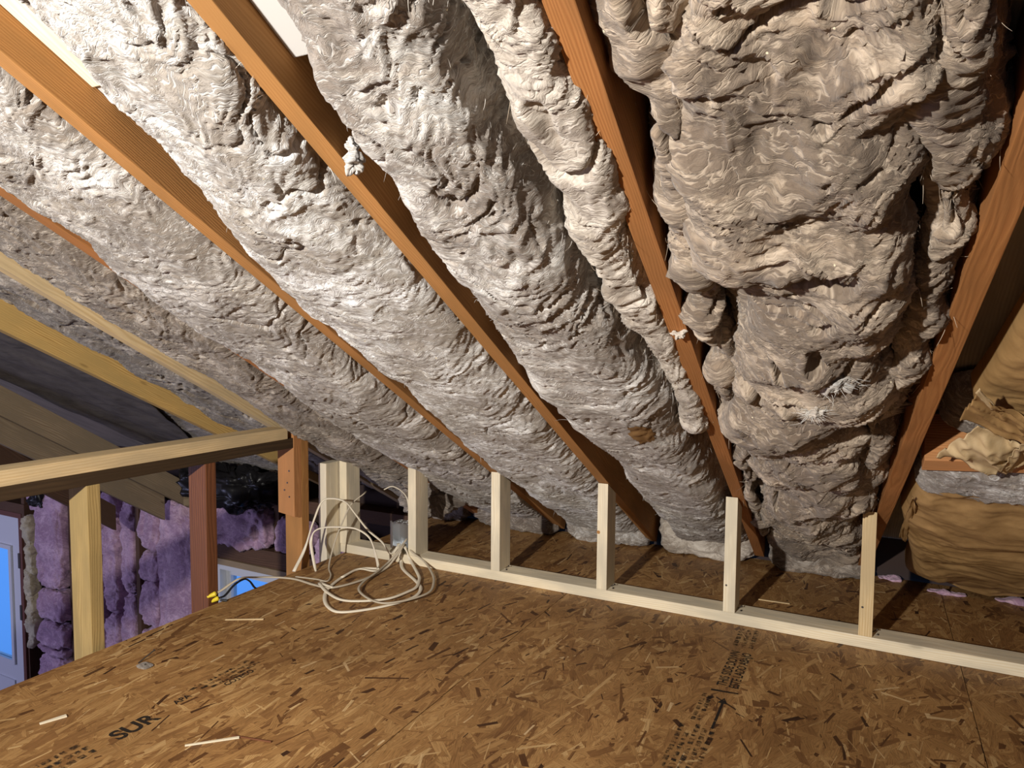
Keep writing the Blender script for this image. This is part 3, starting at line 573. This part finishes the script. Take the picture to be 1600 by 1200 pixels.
# ------------------------------------------------------------------ brown paper batts right of the wide rafter
def paper_batt(name, label, xl, xr, y0, y1, belly, mat, seed, side=3.5, step=.22, crease=.5, pw=.45, diag=.25, parent=None, lump=.5):
    yv = np.arange(y0, y1+step, step); XL, XR, B = interp(xl, yv), interp(xr, yv), interp(belly, yv)
    c = np.linspace(0, math.pi, 110); ux = -np.sign(np.cos(c))*np.abs(np.cos(c))**pw; uh = np.sin(c)**pw
    X = (XL+XR)[None]/2+ux[:, None]*(XR-XL)[None]/2; H = -side+uh[:, None]*(side+B)[None]
    T = yv[None]*NL+0*X; o = seed*9.1
    w = fbm(X/8+o, T/8, o, 2)
    cr1 = 1-np.abs(fbm((X*.35+T*diag)/3+o+w*.4, (T-X*diag)/9, o+2, 2))*2; cr1 = np.clip(cr1, 0, 1)**2
    cr2 = 1-np.abs(fbm(X/7+o, T/2.2+w, o+5, 2))*2; cr2 = np.clip(cr2, 0, 1)**3
    D = lump*fbm(X/9+o, T/7, o+9, 2)+crease*cr1*.7+crease*.5*cr2+.05*fbm(X/.8+o, T/.8, o, 2)
    P = roof_xyz(X-ux[:, None]*0, yv[None]+0*X, H+D*uh[:, None], K5)
    P[..., 2] = np.maximum(P[..., 2], .1)
    return grid_mesh(name, P, np.stack([X, T], -1), mat, label=label, cat='insulation' if label else None, group='brown paper faced batts' if label else None, parent=parent)
lowp = paper_batt('paper_faced_batt', 'big wrinkled brown paper faced batt resting on the boards at lower right', [(-10, 3.4), (0, 3.0), (8, 4.6), (16, 6.4), (27, 7.0)], 24, -9.5, 26.5, [(-9.5, .2), (-4, 1.6), (8, 2.2), (18, 1.8), (26, 1)], KRAFT, 1, crease=.3, lump=.9)
paper_batt('paper_faced_batt', 'brown paper faced batt at the right edge above the cross block', [(-80, 10), (-45, 7.2), (-38, 5.4), (-30, 5.0), (-26, 4.6), (-21, 6)], 24, -80, -21.5, [(-80, -1.2), (-45, -.8), (-33, -.2), (-21, -1.0)], KRAFT, 2, crease=.28, diag=.6)
def sheet(name, label, quad, mat, h, seed, amp=.5, n=40, thick=.06, cat='paper', group=None, parent=None, curl=0.0):
    """a creased flat sheet of paper spanning four pixels' places near the roof"""
    q = [roof_pt(u, v, hh) for (u, v), hh in zip(quad, h)]
    a = np.linspace(0, 1, n)[:, None, None]; b = np.linspace(0, 1, n)[None, :, None]
    P = q[0]*(1-a)*(1-b)+q[1]*a*(1-b)+q[2]*a*b+q[3]*(1-a)*b
    A, Bv = a[..., 0]*8+0*b[..., 0], b[..., 0]*5+0*a[..., 0]
    nrm = np.cross(q[1]-q[0], q[3]-q[0]); nrm /= np.linalg.norm(nrm); nrm *= np.sign(nrm@NDOWN)
    cr = np.clip(1-np.abs(fbm(A/3+seed, Bv/3+A*.2, seed, 2))*2, 0, 1)**2
    P = P+nrm*((amp*cr+amp*.8*fbm(A/5+seed, Bv/4, seed+2, 2)+curl*np.sin(math.pi*a[..., 0])*np.sin(math.pi*b[..., 0])))[..., None]
    edge = fbm(A/1.2+seed, Bv/1.2, 4.0, 2)[..., None]*.18*(np.abs(a-.5)*2)**6
    P = P+(q[1]-q[0])/np.linalg.norm(q[1]-q[0])*edge
    o = grid_mesh(name, P, np.stack([A, Bv], -1), mat, label=label, cat=cat, group=group, parent=parent)
    md = o.modifiers.new('thickness', 'SOLIDIFY'); md.thickness = thick*IN
    return o
# cross block between the rafters with the pale torn flap lying on it
b0, b1 = np.array([3.0, -15.5]), np.array([24.0, -18.6])
cb = [roof_xyz(b0[0], b0[1]+dy, h, K5) for dy, h in ((0, -.2), (1.5, .2), (1.5, -5), (0, -5))]+[roof_xyz(b1[0], b1[1]+dy, h, K5) for dy, h in ((0, -.2), (1.5, .2), (1.5, -5), (0, -5))]
lumber('cross_block', np.array(cb), FIR_PALE, label='orange fir cross block nailed between rafters amid torn brown paper', cat='block')
batt('insulation_strip', 'white strip of fibreglass showing below the orange cross block', 3.2, 24, -14.4, -7.2, [(-14.4, .0), (-10.5, .5), (-7, .6)], W3, seed=21, side=3.0, lump=.3, layer=.2, crack=.3, pw=.35, kk=K5, group='batts between the rafters')
batt('insulation_strip', 'dark grey fibreglass behind the torn brown paper at the right edge', 4.0, 24, -24, -16.2, -2.2, W5, seed=22, side=5.0, lump=.5, kk=K5, group='batts between the rafters')
pf = 'torn brown paper flaps'
sheet('paper_flap', 'pale torn paper flap folded over the orange cross block', [(1462, 708), (1527, 664), (1602, 694), (1556, 737)], KRAFT_PALE, (.6, .2, .3, 1.0), 3, .5, group=pf, curl=.6)
sheet('paper_flap', 'pale upright paper flap at the right edge beside the cross block', [(1552, 737), (1604, 682), (1640, 690), (1580, 735)], KRAFT_PALE, (.9, 1.2, .4, .2), 4, .3, group=pf)
sheet('paper_flap', 'small white torn paper corner on the upper brown paper batt', [(1524, 613), (1530, 607), (1562, 640), (1549, 640)], KRAFT_PALE, (.9, .9, .9, .9), 5, .05, n=14, group=pf)
sheet('paper_flap', 'brown torn paper flap hanging just above the pale flap', [(1500, 652), (1526, 612), (1610, 650), (1602, 690)], KRAFT, (.0, .6, .6, .3), 6, .4, group=pf)
sheet('paper_flap', 'narrow folded brown paper edge between the wide rafter and the big paper batt', [(1404, 838), (1425, 775), (1432, 790), (1416, 845)], KRAFT, (.0, .4, .3, -.2), 7, .3, n=24, group=pf)
for i, (u0, v0, u1, v1, lab) in enumerate(((1372, 902, 1408, 916, 'short pink fringe of insulation beside the rightmost stud'), (1448, 926, 1512, 936, 'pink fringe of insulation under the big paper batt'), (1555, 940, 1640, 955, 'pink fringe of insulation at the right edge under the paper batt'))):
    a_, b_ = floor_pt(u0, v0), floor_pt(u1, v1); c_ = (a_+b_)/2
    chunk('pink_fringe', lab, (c_[0], c_[1]+1.0, .2), ((b_[0]-a_[0])/2, .8, .2), PINK, 70+i, .45, group='pink insulation fringes', n=(60, 30), flat=1)

# ------------------------------------------------------------------ dark sheet and bits under the far roof
fq = [roof_xyz(-107.5, -60, -2.2, 0), roof_xyz(-150, -60, -2.6, 0), roof_xyz(-152, 24, -2.8, 0), roof_xyz(-139, 24, -2.6, 0)]
n_ = 70; aa = np.linspace(0, 1, n_)[:, None, None]; bb = np.linspace(0, 1, n_)[None, :, None]
xr_ = np.interp(np.linspace(-60, 24, n_), [-60, -21, -11, 2, 24], [-107.5, -108.1, -115.5, -124.5, -139])
yy = np.linspace(-60, 24, n_)
Xs = xr_[:, None]*(1-bb[..., 0])+(-152)*bb[..., 0]; Ys = yy[:, None]+0*Xs
Hs = -2.6+.5*fbm(Xs/10, Ys/14, 3, 3)
o_ = grid_mesh('felt_sheet', roof_xyz(Xs, Ys, Hs, 0.0), np.stack([Xs, Ys], -1), FELT, label='dark grey sagging felt sheet beside the wide yellow rafter', cat='sheet')
o_.modifiers.new('thickness', 'SOLIDIFY').thickness = .08*IN
# pale boards glimpsed above the batts at the top left
roof_slab('roof_board', -49.8, -38, -76, -62.6, -2.4, -3.9, PINE_WHITE, k=K, label='pale yellow board above the white batt at the top left corner', cat='board')
roof_slab('roof_board', -49.8, -38, -62.5, -61.2, -2.6, -3.6, DECK_GREY, k=K, label='narrow grey board edge below the pale yellow board at the top left', cat='board')
roof_slab('roof_board', -32.3, -24, -76, -61.8, -2.0, -3.0, DECK_GREY, k=K, label='grey board seen above the long middle rafter at the top edge', cat='board')
chunk('black_sheet', 'crumpled black plastic sheet in the eave behind the dark reddish post', (-131, 22, 2.0), (13, 5, 3.6), BLACK_SHEET, 80, 2.2, cat='sheet', n=(90, 50))
lumber('eave_board', [(-142, 17.6, -1.5), (-141, 19.2, -1.5), (-141, 19.2, -3.0), (-142, 17.6, -3.0), (-147, 22, 2.8), (-146, 23.6, 2.8), (-146, 23.6, 1.3), (-147, 22, 1.3)], PINE_GREY, label='small pale board end in front of the black plastic sheet', cat='board')
box('eave_block', -77.5, -75.5, 27.2, 29, .2, 6, FIR, label='small reddish block standing in the eave behind the metal box', cat='block')

# ------------------------------------------------------------------ pink batts and foam in the exterior wall
def wall_batt(label, x0, x1, zcuts, seed, y=26.9, mat=PINK, amp=.8):
    t = empty('pink_batt', label, 'insulation', 'pink batts in the exterior wall')
    for i in range(len(zcuts)-1):
        z1, z0 = zcuts[i], zcuts[i+1]
        chunk('batt_piece', None, ((x0+x1)/2, y+1.6, (z0+z1)/2), ((x1-x0)/2-.15, 2.6, (z1-z0)/2-.15), mat, seed*7+i, amp, cat=None, parent=t, n=(100, 90 if z1-z0 > 15 else 40))
    return t
wall_batt('broad pale pink batt broken in pieces, beside the foam strip', -217, -203, [-5.6, -37, -46.6, -54.4, -56.2, -72], 1, y=25.5)
wall_batt('pink batt right of the yellowish post, torn at its top', -187, -180.4, [-4.4, -13, -40, -66], 2)
wall_batt('narrow dark pink batt in the middle of the wall', -180, -173.6, [-5.6, -33, -62], 3, y=27.4)
wall_batt('pink batt broken in short pieces beside the dark gap', -171.6, -163.2, [-6.0, -20, -28, -41, -60], 4)
wall_batt('wide pink batt left of the dark reddish post', -162.8, -148, [-5.0, -60], 5, y=25.6)
wall_batt('pink batt hidden behind the yellowish post', -201, -189, [-5.6, -70], 9)
wall_batt('crumpled pink batt above the window, right of the dark reddish post', -145, -123.2, [-3.6, -13.4], 6, y=25.2, amp=1.4)
wall_batt('small pink batt above the window, left of the orange post', -121.4, -111.2, [-4.6, -13.2], 7, y=25.8, amp=.9)
wall_batt('small pink batt between the orange post and the corner post', -110.4, -98, [-6.6, -30], 8, y=25.8, amp=.6)
wall_batt('short pink batt above the foam strip beside the door', -223, -218.6, [-5.6, -15.5], 10, y=27.4)
chunk('black_sheet', 'black torn scrap of plastic on top of the broad pale pink batt', (-213.5, 24.5, -9.5), (3.6, .8, 3.4), BLACK_SHEET, 81, 1.4, cat='sheet', n=(60, 40))
fo = empty('spray_foam_strip', 'lumpy cream spray foam strip between the door frame and the pink batt', 'foam')
zs = [-17.5, -27, -33, -41, -47, -55]
for i in range(5): chunk('foam_lump', None, (-220.6+.5*math.sin(i*2.1), 26.6, (zs[i]+zs[i+1])/2), (1.9, 1.8, abs(zs[i]-zs[i+1])/2+.8), FOAM, 90+i, 1.0, cat=None, parent=fo, n=(50, 50))

# ------------------------------------------------------------------ door and window
def ring(name, x0, x1, z0, z1, w, y0, y1, mat, parent, z_sides=None):
    V, Fc = [], []
    for y in (y0, y1):
        for (xa, xb, za, zb) in ((x0, x1, z0, z1), (x0+w, x1-w, z0+w, z1-w)): V += [(xa, y, za), (xb, y, za), (xb, y, zb), (xa, y, zb)]
    for i in range(4):
        j = (i+1) % 4
        Fc += [(i, j, 4+j, 4+i), (8+j, 8+i, 12+i, 12+j), (i, 8+i, 8+j, j), (4+j, 12+j, 12+i, 4+i)]
    return mesh_obj(name, V, Fc, mat, parent)
d = empty('door_1', kind='structure')
gx0, gx1, gz0, gz1 = DX0+6, DX1-5.6, -64, -28.5
for x0, x1, z0, z1 in ((DX0, gx0, -99, HEAD), (gx1, DX1, -99, HEAD), (gx0, gx1, gz1, HEAD), (gx0, gx1, -99, gz0)): pass
V = []; 
ring('door_frame', DX0-1.6, DX1+1.6, -101, HEAD+1.6, 1.5, 26.4, 31, TRIM_RED, d)
# the leaf: a slab with a glazed opening
V, Fc = [], []
for y in (27.0, 28.8):
    V += [(DX0, y, -99), (DX1, y, -99), (DX1, y, HEAD), (DX0, y, HEAD), (gx0, y, gz0), (gx1, y, gz0), (gx1, y, gz1), (gx0, y, gz1)]
for i in range(4):
    j = (i+1) % 4
    Fc += [(i, j, 4+j, 4+i), (8+j, 8+i, 12+i, 12+j), (i, 8+i, 8+j, j), (4+j, 12+j, 12+i, 4+i)]
mesh_obj('door_leaf', V, Fc, DOOR_WHITE, d)
ring('glass_stop', gx0-.9, gx1+.9, gz0-.9, gz1+.9, 1.3, 26.4, 27.1, DOOR_WHITE, d)
box('pane', gx0, gx1, 27.7, 27.9, gz0, gz1, GLASS, parent=d, bevel=0)
for x0, x1 in ((DX0+5.5, DX0+16), (DX1-16, DX1-5.5)): ring('door_panel', x0, x1, -92, -70, 1.0, 26.6, 27.0, DOOR_WHITE, d)
for z in (-31.5, -47.5, -80): box('hinge', DX1-.5, DX1+.5, 26.2, 27.2, z-2.3, z+2.3, NAILM, parent=d)
w = empty('window_1', kind='structure')
ring('window_frame', WX0, WX1, -59, HEAD, 1.7, 26.4, 31, VINYL, w)
ring('sash', WX0+1.8, WX1-1.8, -57.2, HEAD-1.8, 1.6, 28.2, 30.0, VINYL, w)
box('pane', WX0+3.2, WX1-3.2, 29.0, 29.2, -55.8, HEAD-3.2, GLASS, parent=w, bevel=0)
box('window_trim', WX0-2, WX1+2, 25.9, 26.6, HEAD-.4, HEAD+1.1, PINE_GREY, axis='x', parent=w)
# outdoors: snow and a snowy hedge
mesh_obj('snowy_ground', [(-900, 33, -112), (300, 33, -112), (300, 1500, -70), (-1500, 1500, -70)], [(0, 1, 2, 3)], SNOW, label='bluish snow covered ground outside the door glass', cat='ground', kind='structure')
for i, x in enumerate((-420, -520, -620)):
    tr = empty('evergreen_tree', ('nearest', 'middle', 'farthest')[i]+' dark evergreen tree outside the door glass', 'tree', 'trees outside')
    base = np.array([x, 330+60*i, -100.0])
    lathe('trunk', [(0, 4), (30, 3.5)], base, (0, 0, 1), STUD_DARK, tr, 8)
    lathe('crown', [(18, 26), (22, 44), (44, 24), (46, 36), (68, 18), (70, 28), (94, 4), (100, 1)], base, (0, 0, 1), LEAF, tr, 14)

# ------------------------------------------------------------------ metal box and cables
jb = empty('junction_box', 'galvanised metal junction box fixed to the knee wall stud', 'electrical box')
bx0, bx1, by0, by1, bz0, bz1 = -69.9, -66.1, 1.0, 3.1, 2.2, 6.2
V, Fc = [], []
for y, ins in ((by0, 0), (by0, .1), (by1-.1, .1)):
    V += [(bx0+ins, y, bz0+ins), (bx1-ins, y, bz0+ins), (bx1-ins, y, bz1-ins), (bx0+ins, y, bz1-ins)]
V += [(bx0, by1, bz0), (bx1, by1, bz0), (bx1, by1, bz1), (bx0, by1, bz1)]
for i in range(4):
    j = (i+1) % 4; Fc += [(i, j, 4+j, 4+i), (4+i, 4+j, 8+j, 8+i), (j, i, 12+i, 12+j)]
Fc += [(8, 9, 10, 11), (15, 14, 13, 12)]
mesh_obj('box_shell', V, Fc, STEEL, jb)
for i in range(3):
    for j in range(2): lathe('knockout', [(0, .42), (.06, .42), (.07, .3), (.02, .28)], (bx0+.75+i*1.15, 1.45+j*1.05, bz1), (0, 0, 1), STEEL, jb, 12)
for i in range(3): lathe('cable_clamp', [(0, .38), (.25, .38), (.3, .25)], (bx0+.7+i*1.2, 2.0, bz0-.05), (0, 0, -1), STEEL, jb, 10)
box('mounting_ear', bx0-.35, bx0, .95, 1.05, 1.9, 6.4, STEEL, parent=jb, bevel=0)
def fl(*pts, z=.18):                           # on the boards, or lying against the front of the plate
    P_ = [floor_pt(u, v, z) for u, v in pts]
    return [p if p[1] < -.4 or p[0] < -80 else ypl(u, v, -.4) for p, (u, v) in zip(P_, pts)]
def yp(y, *pts): return [ypl(u, v, yy_) for (u, v), yy_ in zip(pts, np.linspace(y[0], y[1], len(pts)))]
cg = 'cables from the metal box'
tube('cable', fl((459, 893), z=.3)+yp((-9, -.3), (476, 858), (490, 814), (503, 784), (520, 779), (539, 784), (553, 800), (575, 828), (597, 847), (611, 865))+[np.array([-68.8, 1.6, 2.6])], .29, .15, CABLE, label='tallest arching cream cable, standing in front of the corner post', cat='cable', group=cg)
tube('cable', fl((520, 918), (505, 912), z=.4)+yp((-10, -6), (497, 903), (492, 885), (487, 858), (486, 844), (492, 830), (509, 824), (542, 824), (561, 828), (578, 841), (586, 863))+fl((591, 888), (583, 892), z=.5)+fl((560, 889), (534, 902), z=.35), .25, .13, CABLE, label='lower arching white cable in front of the corner post', cat='cable', group=cg)
tube('cable', yp((2, -6), (572, 768), (568, 772), (549, 788), (536, 814), (525, 841), (517, 869))+fl((514, 888), (517, 899), (511, 908), (494, 905), (462, 901), z=.3), .14, .1, CABLE_GREY, label='thin greyish cable dropping from the insulation to the floor', cat='cable', group=cg)
tube('cable', yp((3, 6), (600, 765), (613, 760), (627, 767), (636, 779), (640, 800)), .18, .1, CABLE, label='short white cable curling out behind the stud beside the box', cat='cable', group=cg)
tail = empty('cable', 'grey cable running from the box to the yellow wire nuts at the floor edge', 'cable', cg)
tube('sheath', [np.array([-67.6, 1.4, 2.6])]+yp((-.3, -2.4), (630, 852), (619, 869))+fl((602, 888), (569, 905), (520, 918), (492, 914), (462, 905), (432, 902), z=.35)+[floor_pt(402, 902, .8), xpl(378, 903, -79.0), xpl(362, 911, -79.3), xpl(348, 921, -79.6), xpl(338, 927, -79.8)], .25, .13, CABLE_GREY, parent=tail)
for (u, v), ax in (((338, 927), (-.6, -.6, -.3)), ((342, 934), (-.9, -.7, -.55))): lathe('wire_nut', [(0, .22), (.12, .34), (.5, .3), (1.2, .18), (1.25, .05)], xpl(u, v, -79.4), ax, YELLOW, tail, 10)
lathe('wire_stub', [(0, .16), (.9, .2)], xpl(344, 937, -79.3), (.6, .5, -.2), CABLE_BLACK, tail, 8)
tube('cable', [xpl(343, 934, -79.3), xpl(352, 930, -79.3), xpl(366, 914, -79.2), xpl(381, 905, -79.2), xpl(390, 908, -79.0), xpl(397, 917, -79.0), floor_pt(402, 921, -.3)], .2, .12, CABLE_BLACK, label='short black cable arching beside the yellow wire nuts', cat='cable', group=cg)
top0 = [np.array([-69.2, 1.7, 2.5]), np.array([-68.2, 1.7, 2.5]), np.array([-67.0, 1.7, 2.5])]
c3 = lambda *p: [(300+a*.275, 660+b*.275) for a, b in p]
tube('cable', [top0[0]]+yp((-.3, -1), *c3((1183, 740)))+fl(*c3((1188, 790), (1200, 835), (1270, 900), (1300, 945), (1262, 992), (1150, 1030), (1000, 1062), (850, 1078), (785, 1058), (755, 1010), (770, 950), (850, 882), (955, 832), (1060, 830)), z=.2), .28, .15, CABLE, label='widest looping white cable nearest the camera on the floor', cat='cable', group=cg)
tube('cable', [top0[1]]+yp((-.3, -.8), *c3((1212, 712)))+fl(*c3((1240, 780), (1288, 870), (1290, 900), (1275, 935), (1230, 960), (1120, 1000), (980, 1014), (850, 1008), (765, 962), (722, 912)), z=.42), .26, .14, CABLE, label='white cable looping on the floor inside the widest loop', cat='cable', group=cg)
tube('cable', [top0[2]]+yp((-.3, -.8), *c3((1250, 735)))+fl(*c3((1325, 795), (1370, 870), (1372, 920), (1355, 958), (1305, 985), (1200, 1014), (1080, 1026), (995, 996), (948, 950), (975, 905), (1050, 850), (1110, 800)), z=.62)+yp((-1, 1.4), *c3((1160, 742), (1222, 660))), .2, .12, CABLE_GREY, label='thin tan cable looping farthest right of the box', cat='cable', group=cg)

# ------------------------------------------------------------------ printing and litter on the floor panels
def stamp(text, x, y, size, mat, parent, stretch=1.0, z=.05, bold=.02):
    cu = bpy.data.curves.new('printed_text', 'FONT'); cu.body = text; cu.size = size*IN; cu.space_character = 1.0; cu.offset = bold*size*IN
    tmp = bpy.data.objects.new('tmp', cu); me = bpy.data.meshes.new_from_object(tmp); bpy.data.objects.remove(tmp); me.materials.clear(); me.materials.append(mat)
    o = finish(bpy.data.objects.new('printed_text', me), parent); o.location = (x*IN, y*IN, z*IN); o.rotation_euler = (0, 0, math.pi/2); o.scale = (stretch, 1, 1)
    return o
PA, PB = panels[1][0], panels[3][0]
stamp('THIS SIDE DOWN', -13.05, -17.3, 1.4, INK, PB, .84); stamp('ESTE LADO ABAJO', -11.8, -17.3, 1.4, INK, PB, .80)
r_ = random.Random(5)
def scribble(n): return ''.join(r_.choice('HEIBNTF') for _ in range(n))
mesh_obj('printed_bar', [(-14.3, -18.8, .05), (-11.6, -18.4, .05), (-11.6, -18.1, .05), (-14.3, -18.4, .05)], [(0, 1, 2, 3)], INK, PB)
def blot(x0, x1, y0, y1, parent):       # worn lines of small print, no longer legible
    y = y0
    while y < y1:
        l = r_.uniform(.25, .9); x = x0
        mesh_obj('worn_print', [(x0, y, .05), (x1, y, .05), (x1, y+l, .05), (x0, y+l, .05)], [(0, 1, 2, 3)], INK_FAINT, parent); y += l+r_.uniform(.12, .4)
for x in (-14.9, -14.3): blot(x, x+.42, -25.4, -20, PB)
for x in (-15.6, -14.9, -14.2, -13.5, -12.8): blot(x, x+.45, -37.5+r_.uniform(-1, 1), -27.4+r_.uniform(-1, 1), PB)
for x in (-14.2, -13.3, -12.4): blot(x, x+.55, -6.4, -1.2, PB)
def arrow(x, y0, y1, w, parent):
    V = [(x-w*.25, y0, .05), (x+w*.25, y0, .05), (x+w*.25, y1-1.2, .05), (x-w*.25, y1-1.2, .05), (x-w, y1-1.2, .05), (x+w, y1-1.2, .05), (x, y1, .05)]
    mesh_obj('printed_arrow', V, [(0, 1, 2, 3), (4, 5, 6)], INK, parent)
arrow(-12.7, -26.2, -19.8, .5, PB)
stamp('SUR', -59.9, -53.2, 2.6, INK, PA, .9, bold=.03); stamp('APA', -60.8, -46.6, 1.1, INK, PA, .9); stamp('COTECO', -59.4, -41.6, 1.05, INK, PA, .85)
for x in (-62.2, -61.5, -60.8): blot(x, x+.42, -43.8+(x+62)*1.0, -36.5, PA)
for x in (-62.6, -61.6, -60.6): blot(x, x+.6, -62.5, -55.2, PA)
def sliver(label, u0, v0, u1, v1, wd, mat, hgt=.12, cat='splinter'):
    a_, b_ = floor_pt(u0, v0, .05), floor_pt(u1, v1, .05); d_ = b_-a_; nn_ = np.array([-d_[1], d_[0], 0]); nn_ /= np.linalg.norm(nn_)
    c_ = [a_-nn_*wd*.3, a_+nn_*wd*.3, a_+nn_*wd*.3+(0, 0, hgt), a_-nn_*wd*.3+(0, 0, hgt), b_-nn_*wd*.5, b_+nn_*wd*.5, b_+nn_*wd*.5+(0, 0, hgt), b_-nn_*wd*.5+(0, 0, hgt)]
    lumber('wood_splinter', c_, mat, label=label, cat=cat, group='splinters on the floor', bevel=.02)
sliver('long pale wood splinter on the floor near the bottom left', 289, 1166, 374, 1153, .28, PINE_WHITE)
sliver('pale wood splinter near the left edge of the floor', 62, 1132, 104, 1119, .5, PINE_WHITE)
sliver('thin tan splinter behind the plate near the pale stud', 1185, 937, 1234, 944, .3, PINE)
sliver('tan splinter on the floor left of the looping cables', 352, 969, 412, 968, .3, PINE)
sliver('dark twig shaped splinter right of the printed letters', 362, 1150, 424, 1160, .14, FIR_DARK)
a_ = floor_pt(216, 1036, .1); b_ = floor_pt(241, 1016, .9)
nl = empty('floor_nail', 'bent dark nail standing on the floor near the yellowish post', 'nail'); lathe('nail_shank', [(0, .07), (float(np.linalg.norm(b_-a_)), .07)], a_, b_-a_, NAILM, nl, 8); lathe('nail_head', [(0, .16), (.06, .16)], b_, b_-a_, NAILM, nl, 10)
chunk('floor_stain', 'small grey putty blob on the floor beside the bent nail', floor_pt(227, 1040, .1), (.9, .6, .1), W5, 99, .1, cat='putty', n=(24, 14))
sc = roof_pt(1002, 686, 2.6)
